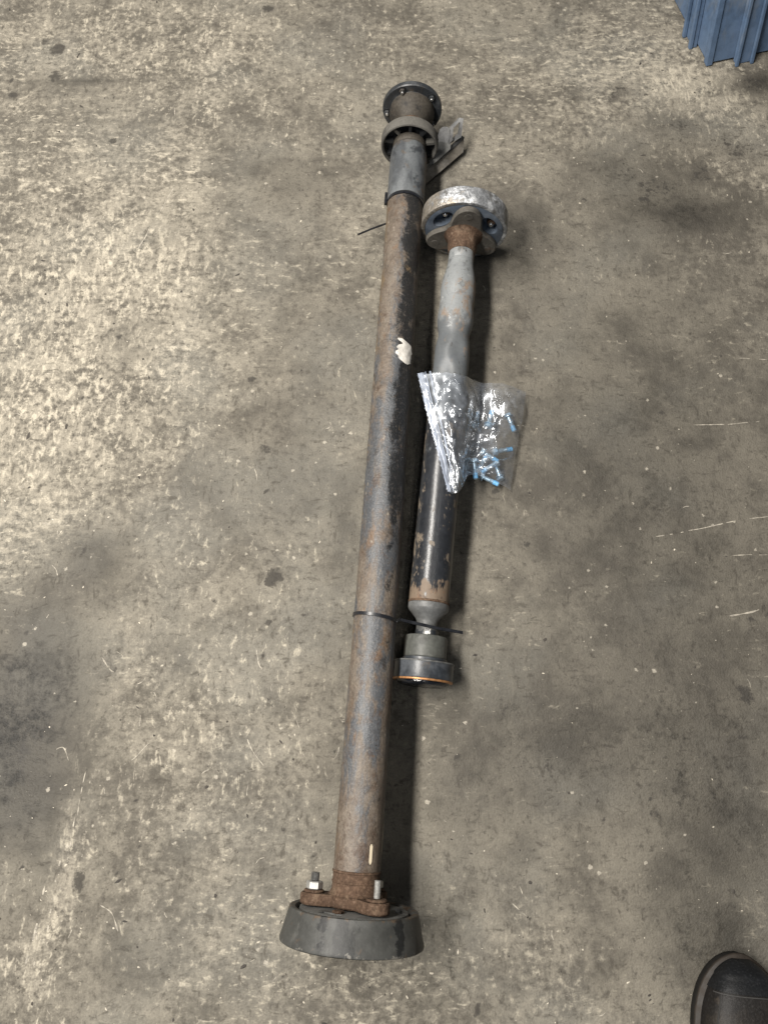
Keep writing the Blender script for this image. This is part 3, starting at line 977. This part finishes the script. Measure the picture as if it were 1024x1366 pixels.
g.l(gb.outputs[0], m3.inputs[2])
g.l(m3.outputs[0], g.out.inputs[0])
M_FILM = g.m
g = NT('milky_zip_strip')
tr = g.n('ShaderNodeBsdfTransparent')
df = g.n('ShaderNodeBsdfPrincipled')
df.inputs['Base Color'].default_value = (.62, .70, .86, 1)
df.inputs['Roughness'].default_value = .2
m1 = g.n('ShaderNodeMixShader')
g.l(g.ss(g.noise(90, 4, .6, stretch=(1, .3, 1)), .3, .7, .16, .50), m1.inputs[0])
g.l(tr.outputs[0], m1.inputs[1])
g.l(df.outputs[0], m1.inputs[2])
g.l(m1.outputs[0], g.out.inputs[0])
M_ZIP = g.m

CTRL = [   # rows top -> bottom, columns zip edge -> right edge
    [(558, 500, .098), (588, 497, .112), (618, 501, .108), (641, 510, .052), (672, 512, .044), (701, 523, .022)],
    [(567, 540, .101), (595, 538, .113), (622, 545, .098), (640, 555, .042), (672, 552, .050), (697, 556, .018)],
    [(577, 578, .100), (602, 576, .111), (620, 586, .088), (634, 596, .040), (664, 594, .054), (690, 590, .014)],
    [(588, 618, .097), (608, 617, .107), (618, 618, .086), (626, 620, .048), (656, 622, .046), (685, 622, .012)],
    [(598, 657, .092), (609, 657, .101), (617, 648, .088), (625, 634, .052), (652, 638, .030), (680, 653, .010)],
]
CW = [[P(*c) for c in row] for row in CTRL]


def cr(p, t):
    n = len(p) - 1
    i = min(int(t * n), n - 1)
    f = t * n - i
    a, b, c_, d = p[max(i - 1, 0)], p[i], p[i + 1], p[min(i + 2, n)]
    return (b * 2 + (c_ - a) * f + (a * 2 - b * 5 + c_ * 4 - d) * f * f + (b * 3 - a - c_ * 3 + d) * f ** 3) * .5


def bag_pt(u, v):
    return cr([cr(row, u) for row in CW], v)


def lattice(n, seed):
    rnd = random.Random(seed)
    return [[(rnd.uniform(-.5, .5), rnd.uniform(-.38, .38), rnd.uniform(-.38, .38), rnd.random()) for _ in range(n + 3)] for _ in range(n + 3)]


LAT = {}


def facet(x, y, n, seed):
    """height of a crumpled sheet made of flat triangles on a jittered lattice"""
    key = (n, seed)
    if key not in LAT:
        LAT[key] = lattice(n, seed)
    T = LAT[key]
    X_, Y_ = max(0, min(.9999, x)) * n, max(0, min(.9999, y)) * n
    ci, cj = int(X_), int(Y_)
    for i in range(max(0, ci - 1), min(n, ci + 1) + 1):
        for j in range(max(0, cj - 1), min(n, cj + 1) + 1):
            q = [(i + a, j + b) for a, b in ((0, 0), (1, 0), (1, 1), (0, 1))]
            pt = [(a + T[a][b][1], b + T[a][b][2], T[a][b][0]) for a, b in q]
            tris = ((0, 1, 2), (0, 2, 3)) if T[i][j][3] > .5 else ((0, 1, 3), (1, 2, 3))
            for t in tris:
                (x1, y1, z1), (x2, y2, z2), (x3, y3, z3) = (pt[k] for k in t)
                dt = (y2 - y3) * (x1 - x3) + (x3 - x2) * (y1 - y3)
                if abs(dt) < 1e-9:
                    continue
                l1 = ((y2 - y3) * (X_ - x3) + (x3 - x2) * (Y_ - y3)) / dt
                l2 = ((y3 - y1) * (X_ - x3) + (x1 - x3) * (Y_ - y3)) / dt
                l3 = 1 - l1 - l2
                if l1 >= -1e-6 and l2 >= -1e-6 and l3 >= -1e-6:
                    return l1 * z1 + l2 * z2 + l3 * z3
    return 0.0


bag = empty('zip_bag', 'clear crumpled zip bag of bolts draped over the short shaft', 'plastic bag')
NU, NV = 120, 120


def layer(name, lift, amp, seed):
    V, Fc = [], []
    for j in range(NV + 1):
        for i in range(NU + 1):
            u, v = i / NU, j / NV
            p = bag_pt(u, v)
            e = min(1, min(u, 1 - u) * 9, min(v, 1 - v) * 9)
            full = math.sin(math.pi * min(1, max(0, u))) * math.sin(math.pi * v)
            q = Vector((u * 3.1 + seed, v * 3.3, seed * .7))
            warp = Vector((mn.noise(q * 1.5), mn.noise(q * 1.5 + Vector((5, 5, 5))), 0)) * .35
            su, sv = .08 + .84 * u, .08 + .84 * v
            sx, sy = su + warp.x * .10, sv + warp.y * .10
            sk = max(0, min(1, sx * .8 + sy * .25)), max(0, min(1, sy * .75 - sx * .2 + .2))
            h = facet(sk[0], sk[1], 7, int(seed * 10)) * 1.3 + facet(sx, sy, 13, int(seed * 20)) * 1.15 + facet(su, sv, 26, int(seed * 30)) * .40
            dens = .55 + .75 * math.exp(-((u - .68) / .24) ** 2) + .15 * math.exp(-((u - .22) / .1) ** 2)
            dens *= .5 + .5 * min(1, v * 3.5)
            z = lift * full + amp * h * dens * (.25 + .75 * e)
            p = p + Vector((mn.noise(q * 6) * .0022 * (1 - e), mn.noise(q * 7 + Vector((3, 1, 2))) * .0022 * (1 - e), z))
            p.z = max(p.z, .0015 if lift > 0 else .0008)
            V.append(p)
    W_ = NU + 1
    for j in range(NV):
        for i in range(NU):
            Fc.append((j * W_ + i, j * W_ + i + 1, (j + 1) * W_ + i + 1, (j + 1) * W_ + i))
    me = bpy.data.meshes.new(name)
    me.from_pydata([tuple(x) for x in V], [], Fc)
    me.shade_smooth()
    me.materials.append(M_FILM)
    o = bpy.data.objects.new(name, me)
    COL.objects.link(o)
    o.parent = bag
    return o


layer('front_film', .014, .0190, 1.3)
layer('back_film', -.006, .008, 7.9)


def zip_ribbon(name, u0, u1, lift, ridge):
    V, Fc = [], []
    n = 90
    for j in range(n + 1):
        v = j / n
        for i in range(7):
            u = u0 + (u1 - u0) * i / 6
            p = bag_pt(u, v)
            jag = (mn.noise(Vector((v * 70, 2, 0))) * .0036) if (i == 0 and u0 < .01) else 0
            p = p + Vector((jag - (.002 if i == 0 and u0 < .01 else 0), 0, lift + ridge * math.sin(math.pi * i / 6) + .0022 * mn.noise(Vector((u * 12, v * 9, 3)))))
            V.append(p)
    for j in range(n):
        for i in range(6):
            Fc.append((j * 7 + i, j * 7 + i + 1, (j + 1) * 7 + i + 1, (j + 1) * 7 + i))
    return link_mesh(name, V, Fc, M_ZIP, bag, sharp=80)


zip_ribbon('mouth_flap', 0.0, .064, .005, .001)
zip_ribbon('zip_ridge', .068, .082, .007, .0020)
zip_ribbon('zip_ridge', .104, .122, .007, .0022)

# bolts inside the bag
M_BOLT = plain('blue_white_zinc', (.42, .57, .70), .30, .65, var=.15, scale=140)
M_BLUE = plain('blue_thread_coating', (.15, .40, .68), .45, var=.2, scale=200)


def make_bolt():
    root = empty('hex_bolt', 'blue-white zinc bolt in the tangle at the bottom of the bag', 'bolt', group='bolts loose in the bag')
    hd = prism('bolt_head', hexpoly(.0072), 0, .0058, M_BOLT, root, .0008)
    lathe('washer_face', [(0, .0059), (.0088, .0059), (.0088, .0072), (0, .0072)], M_BOLT, root, 24)
    lathe('shank', [(0, .0073), (.0042, .0073), (.0042, .0200), (0, .0200)], M_BOLT, root, 20)
    prof = [(0, .0202), (.0036, .0202)]
    for k in range(8):
        prof += [(.0036, .0205 + .0022 * k), (.0044, .0216 + .0022 * k)]
    prof += [(.003, .0390), (0, .0390)]
    lathe('thread', prof, M_BOLT, root, 18)
    lathe('blue_patch', [(.0040, .0270), (.0045, .0273), (.0045, .0370), (.0040, .0375)], M_BLUE, root, 18, closed=True)
    return root


def copy_tree(o, parent=None):
    c_ = o.copy()
    COL.objects.link(c_)
    c_.parent = parent
    for ch in list(o.children):
        copy_tree(ch, c_)
    return c_


b0 = make_bolt()
spots = [(641, 601, 658, 612, .030), (636, 627, 650, 606, .026), (640, 634, 664, 646, .018), (657, 603, 676, 600, .026), (664, 616, 648, 626, .024),
         (668, 640, 660, 618, .018), (632, 612, 634, 634, .040), (676, 552, 687, 578, .022), (650, 570, 655, 552, .030)]
for i, (x0, y0, x1, y1, z) in enumerate(spots):
    o = b0 if i == 0 else copy_tree(b0)
    a, b = P(x0, y0, z), P(x1, y1, z * .9)
    d = (b - a).normalized()
    o.matrix_world = Matrix.Translation(a) @ d.to_track_quat('Z', 'Y').to_matrix().to_4x4()
    if i == 7:
        o['label'] = 'single bolt with blue threads at the right edge of the bag'
        del o['group']
    if i == 8:
        o['label'] = 'single bolt standing apart high in the middle of the bag'
        del o['group']

# ------------------------------------------------------------------ blue crate
M_CRATE = layered('blue_moulded_plastic', (.080, .124, .200), [
    dict(col=(.112, .160, .24), scale=6, lo=.45, hi=.65, seed=3, amt=.7),
    dict(col=(.20, .205, .20), scale=14, lo=.52, hi=.74, stretch=(1, 1, .4), seed=5, amt=.6),
    dict(col=(.04, .06, .11), scale=34, lo=.66, hi=.74, seed=7, amt=.6),
], rough=.42, bump=.12, spec=.4)
cc = P(942, 88)
ang = math.atan2(.041, .155)
CM = Matrix.Translation(cc) @ Matrix.Rotation(ang, 4, 'Z')
crate = empty('storage_crate', 'blue ribbed plastic crate standing in the far right corner', 'crate', CM)
LEAN_F, LEAN_L = .50, .04          # how far the walls lean back per metre of height
CH, CL, CWD = .34, .62, .42
TH_ = .006


def crate_pt(x, y, z):
    """x along the front wall, y inward from it"""
    return (x + LEAN_L * z, y + LEAN_F * z, z)


def crate_box(name, x0, x1, y0, y1, z0, z1, parent=crate):
    V = []
    for z in (z0, z1):
        for (x, y) in ((x0, y0), (x1, y0), (x1, y1), (x0, y1)):
            V.append(crate_pt(x, y, z))
    o = link_mesh(name, V, [(0, 1, 2, 3), (4, 5, 6, 7), (0, 1, 5, 4), (1, 2, 6, 5), (2, 3, 7, 6), (3, 0, 4, 7)], M_CRATE, parent)
    md = o.modifiers.new('bevel', 'BEVEL')
    md.width = .0022
    md.segments = 2
    return o


crate_box('front_wall', .004, CL, 0, TH_, .004, CH)
crate_box('side_wall', 0, TH_, .0062, CWD, .0042, CH)
crate_box('far_wall', .0062, CL, CWD - TH_, CWD - .0002, .0044, CH)
crate_box('end_wall', CL + .0002, CL + TH_, 0, CWD, .0042, CH)
crate_box('base', .007, CL - .001, .007, CWD - .007, .0046, .010)
crate_box('corner_post', -.004, .012, -.004, .012, .001, CH)
for x in (.064, .30, .52):
    rb = crate_box('front_rib', x, x + .040, -.014, -.0002, -.0, CH - .01)
    crate_box('rib_fin', x - .003, x + .006, -.022, -.0142, -.0, CH - .012, rb)
    crate_box('rib_fin', x + .034, x + .043, -.022, -.0142, -.0, CH - .012, rb)
for y in (.058, .26):
    rb = crate_box('side_rib', -.012, -.0002, y, y + .040, 0, CH - .01)
    crate_box('rib_fin', -.022, -.0122, y - .003, y + .006, 0, CH - .012, rb)
    crate_box('rib_fin', -.022, -.0122, y + .034, y + .043, 0, CH - .012, rb)

# ------------------------------------------------------------------ work boot
M_LEATHER = layered('worn_black_leather', (.0096, .0085, .0080), [  # boot colours darkened to stand in for the standing person's shade
    dict(col=(.0244, .0198, .0153), scale=16, lo=.50, hi=.68, seed=3, amt=.8),
    dict(col=(.0436, .0335, .0238), scale=40, lo=.64, hi=.74, seed=6, amt=.6),
], rough=.55, bump=.5, bscale=300, spec=.3, grain=.3)
M_CAP = layered('scuffed_toe_cap', (.0063, .0071, .0084), [  # toe cap colour carries the same painted-in shade
    dict(col=(.0176, .0189, .0202), scale=14, lo=.50, hi=.70, seed=3, amt=.7),
    dict(col=(.0382, .0277, .0176), scale=26, lo=.62, hi=.72, seed=8, amt=.7),
], rough=.5, bump=.4, bscale=300, spec=.3, grain=.3)
M_SOLE = plain('black_rubber_sole', (.010, .009, .008), .8, spec=.25)
M_WELT = plain('brown_welt', (.018, .013, .009), .65, var=.3)  # welt colour darkened for that shade too
M_SEAM = plain('pale_stitching', (.028, .027, .026), .7)
toe = P(984, 1272, .02)
BM = Matrix.Translation((toe.x, toe.y, 0)) @ Matrix.Rotation(R(-4), 4, 'Z')
boot = empty('work_boot', 'toe of a dark scuffed leather work boot with brown welt', 'boot', BM)


def half_w(s, side):
    """half width of the sole at distance s behind the toe; side -1 inner, +1 outer"""
    L_ = .315
    if s <= 0:
        return 0.0
    k = min(1, s / .115)
    w_ = .073 * (1 - (1 - k) ** (2.3 if side < 0 else 1.9)) ** (.52 if side < 0 else .62)
    if s > .115:
        q = (s - .115) / (L_ - .115)
        w_ = .073 - .020 * math.sin(min(1, q * 1.3) * math.pi / 2)
        if q > .8:
            w_ *= math.sqrt(max(0, 1 - ((q - .8) / .2) ** 2))
    return w_


SS = [0.0, .0012, .004, .009, .016, .025, .036, .048, .062, .078, .096, .115, .14, .17, .20, .23, .26, .28, .295, .305, .311, .3145, .315]


def outline(grow=0.0):
    Lp = [(-half_w(s, -1) * (1 + grow / .07), -s + (grow * (1 - s / .16))) for s in SS]
    Rp = [(half_w(s, 1) * (1 + grow / .07), -s + (grow * (1 - s / .16))) for s in SS]
    return Lp + Rp[::-1][1:-1]


def slab(name, grow, z0, z1, mat, parent, round_=.003):
    V, Fc = [], []
    rings = [(grow - round_, z0), (grow, z0 + round_), (grow, z1 - round_), (grow - round_, z1)]
    n = len(outline())
    for gr, z in rings:
        V += [(x, y, z) for x, y in outline(gr)]
    for i in range(3):
        for k in range(n):
            k2 = (k + 1) % n
            Fc.append((i * n + k, i * n + k2, (i + 1) * n + k2, (i + 1) * n + k))
    Fc.append(tuple(range(n)))
    Fc.append(tuple(3 * n + k for k in range(n)))
    return link_mesh(name, V, Fc, mat, parent, sharp=50)


slab('sole', .0, .001, .022, M_SOLE, boot)
slab('welt', .0025, .0222, .0285, M_WELT, boot, .002)


def boot_top(s):
    if s < .07:
        return .028 + .046 * math.sqrt(max(0, 1 - (1 - s / .07) ** 2))
    return .074 + .055 * min(1, (s - .07) / .12) ** 1.3


def upper(name, s0, s1, off, mat, n=26, m=26):
    V, Fc = [], []
    for i in range(n + 1):
        k = i / n
        s = s0 + (s1 - s0) * (k * k if s0 < .01 else k)
        se = s + .0
        top = boot_top(s) + off
        for j in range(m + 1):
            a = math.pi * j / m
            ca = math.cos(a)
            side = -1 if ca > 0 else 1
            wv_ = half_w(s + .002, side) * .93 + off * .8
            x = -math.copysign(abs(ca) ** .72, ca) * wv_
            z = .0287 + (top - .0287) * (math.sin(a) ** .62 if 0 < j < m else 0)
            fold = .0012 * mn.noise(Vector((x * 20, s * 45, 2))) if s > .06 else 0
            V.append((x, -.007 - se + off * (1 if s < .02 else 0), z + fold))
    W_ = m + 1
    for i in range(n):
        for j in range(m):
            Fc.append((i * W_ + j, i * W_ + j + 1, (i + 1) * W_ + j + 1, (i + 1) * W_ + j))
    return link_mesh(name, V, Fc, mat, boot, sharp=60)


vamp = upper('leather_upper', 0, .295, 0, M_LEATHER, 60, 30)
upper('toe_cap', 0, .036, .0022, M_CAP, 24, 30)
pts, ups = [], []
for j in range(3, 28):
    a = math.pi * j / 30
    s = .0385
    ca = math.cos(a)
    side = -1 if ca > 0 else 1
    x = -math.copysign(abs(ca) ** .72, ca) * (half_w(s + .002, side) * .93 + .0015)
    pts.append((x, -.007 - s, .0287 + (boot_top(s) + .0012 - .0287) * math.sin(a) ** .62))
    ups.append((x * 8, 0, .4))
sweep('stitch_line', pts, [(-.0007, -.0006), (.0007, -.0006), (.0007, .0006), (-.0007, .0006)], M_SEAM, vamp, ups)
pts = []
for k in range(24):                      # seam curving round the toe just above the welt
    s = .012 + .10 * (1 - k / 23.0)
    pts.append((-half_w(s, -1) * .80, -.009 - s, boot_top(s) - .014 + .004))
sweep('stitch_line', pts, [(-.0009, -.0006), (.0009, -.0006), (.0009, .0006), (-.0009, .0006)], M_SEAM, vamp)
# ankle collar, outside the picture
V, Fc = [], []
for i, (z, rx, ry) in enumerate([(.115, .050, .085), (.16, .048, .070), (.20, .050, .066), (.205, .047, .062), (.17, .043, .060)]):
    for k in range(28):
        a = 2 * math.pi * k / 28
        V.append((rx * math.cos(a), -.225 + ry * math.sin(a), z))
for i in range(4):
    for k in range(28):
        k2 = (k + 1) % 28
        Fc.append((i * 28 + k, i * 28 + k2, (i + 1) * 28 + k2, (i + 1) * 28 + k))
link_mesh('ankle_collar', V, Fc, M_LEATHER, boot, sharp=60)

# ------------------------------------------------------------------ litter on the floor
def chip_cloud(name, count, smin, smax, mat, label, wearbias):
    V, Fc = [], []
    tries = 0
    made = 0
    while made < count and tries < count * 30:
        tries += 1
        px, py = random.uniform(-20, 1044), random.uniform(-20, 1386)
        p = P(px, py)
        wv_ = fval(PALE, p.x, p.y)
        if random.random() > .18 + wearbias * max(0, wv_):
            continue
        made += 1
        s = smin + (smax - smin) * random.random() ** 3
        a = random.uniform(0, math.pi)
        asp = random.choice((1, 1.3, 1.8, 2.6))
        n = random.choice((4, 5, 6))
        b = len(V)
        h = s * random.uniform(.2, .45)
        for k in range(n):
            t = 2 * math.pi * k / n + random.uniform(-.3, .3)
            q = random.uniform(.6, 1.1)
            x, y = q * s * asp * math.cos(t), q * s * math.sin(t)
            V.append((p.x + x * math.cos(a) - y * math.sin(a), p.y + x * math.sin(a) + y * math.cos(a), .0002))
        V.append((p.x + random.uniform(-.3, .3) * s, p.y + random.uniform(-.3, .3) * s, h))
        for k in range(n):
            Fc.append((b + k, b + (k + 1) % n, b + n))
    o = link_mesh(name, V, Fc, mat, None, smooth=False)
    o['kind'] = 'stuff'
    o['label'] = label
    o['category'] = 'debris'
    return o


M_CHIPL = plain('pale_grit', (.50, .455, .375), .9, var=.3, scale=30)
M_CHIPD = plain('dark_grit', (.045, .040, .034), .85, var=.4, scale=30)
chip_cloud('pale_grit', 500, .0006, .0019, M_CHIPL, 'pale specks of grit scattered over the floor', 1.2)
chip_cloud('dark_grit', 330, .0008, .0034, M_CHIPD, 'dark crumbs of dirt scattered over the floor', .6)


def scratches():
    V, Fc = [], []

    def line(pts, wd, gap=.25):
        P3 = [P(*p) for p in pts]
        n = 60
        prev = None
        for i in range(n + 1):
            p = cr(P3, i / n * .9999)
            q = cr(P3, min(.9999, (i + .5) / n))
            d = (q - p)
            if d.length < 1e-6:
                continue
            d.normalize()
            sd = Vector((-d.y, d.x, 0))
            k = mn.noise(Vector((p.x * 90, p.y * 90, wd * 999)))
            ww = wd * (.55 + .9 * k) * min(1, i / 6, (n - i) / 6) if k > -gap else 0
            p = p + sd * (.0012 * mn.noise(Vector((p.x * 40, p.y * 40, 5))))
            if ww <= 0:
                prev = None
                continue
            b = len(V)
            V.extend([(p + sd * ww) + Vector((0, 0, .0004)), (p - sd * ww) + Vector((0, 0, .0004))])
            if prev is not None:
                Fc.append((prev, prev + 1, b + 1, b))
            prev = b
    for pts, wd, gap in [
        ([(922, 567), (970, 566), (1014, 562)], .0012, .3), ([(868, 717), (930, 706), (975, 696), (1030, 688)], .0011, .2),
        ([(975, 741), (1024, 740)], .0009, .2), ([(972, 822), (995, 818), (1012, 813)], .0018, .6), ([(980, 478), (1024, 480)], .0008, .1),
        ([(330, 985), (338, 1003), (352, 1022)], .0014, .6), ([(134, 1207), (150, 1220), (158, 1243)], .0017, .6), ([(115, 1028), (108, 1060), (104, 1088)], .0012, .4), ([(393, 955), (400, 972)], .0010, .5),
        ([(232, 250), (222, 268), (211, 288)], .0013, .5), ([(200, 304), (192, 320), (183, 334)], .0016, .5), ([(108, 278), (104, 300)], .0012, .5), ([(233, 144), (234, 162)], .0015, .5), ([(112, 290), (145, 292)], .0010, .2),
        ([(342, 864), (345, 885), (350, 893)], .0011, .3), ([(200, 990), (180, 1010), (165, 1020)], .0009, .2), ([(136, 876), (150, 895), (168, 898)], .0011, .3), ([(75, 1000), (85, 998), (92, 1015)], .0012, .5),
        ([(683, 1205), (702, 1222)], .0010, .5), ([(690, 1175), (700, 1200)], .0010, .3), 
        ([(100, 1090), (92, 1140), (80, 1190)], .0014, .0), ([(85, 1130), (70, 1200), (60, 1270)], .0018, -.05), ([(60, 1180), (48, 1240), (30, 1300)], .0016, -.1), ([(928, 148), (918, 160)], .0012, .6), ([(806, 142), (812, 158)], .0013, .5),
        ([(0, 655), (30, 650), (60, 655)], .0013, .0), ([(30, 690), (70, 700), (95, 697)], .0014, .0), ([(10, 330), (50, 326), (90, 333)], .0011, -.1),
    ]:
        line(pts, wd, gap)
    for _ in range(70):                 # short scuffs, denser on the worn left side
        for _t in range(20):
            px, py = random.uniform(0, 1024), random.uniform(0, 1366)
            p = P(px, py)
            if random.random() < .06 + .9 * fval(PALE, p.x, p.y):
                break
        a = random.gauss(.2 if px < 300 and py < 700 else 1.4, .7)
        L_ = random.uniform(5, 18)
        c_, s_ = math.cos(a), math.sin(a)
        bend = random.uniform(-.3, .3) * L_
        line([(px - c_ * L_ / 2, py + s_ * L_ / 2), (px + s_ * bend * .5, py + c_ * bend * .5), (px + c_ * L_ / 2, py - s_ * L_ / 2)], random.uniform(.0005, .0011), .5)
    me = bpy.data.meshes.new('scratch_marks')
    me.from_pydata([tuple(v) for v in V], [], Fc)
    g2 = NT('pale_scratch')
    n_ = g2.noise(160, 4, .6)
    g2.pbsdf(g2.mix(g2.ss(n_, .35, .65), (.22, .20, .17), (.42, .385, .32)), .9)
    me.materials.append(g2.m)
    o = bpy.data.objects.new('scratch_marks', me)
    COL.objects.link(o)
    o['kind'] = 'stuff'
    o['label'] = 'pale scratches and scuffs worn into the floor'
    o['category'] = 'scratches'


scratches()

# ------------------------------------------------------------------ render
S.render.engine = 'CYCLES'
S.cycles.transparent_max_bounces = 12
S.cycles.max_bounces = 5
S.cycles.diffuse_bounces = 2
S.cycles.glossy_bounces = 3
S.cycles.caustics_reflective = False
S.cycles.caustics_refractive = False
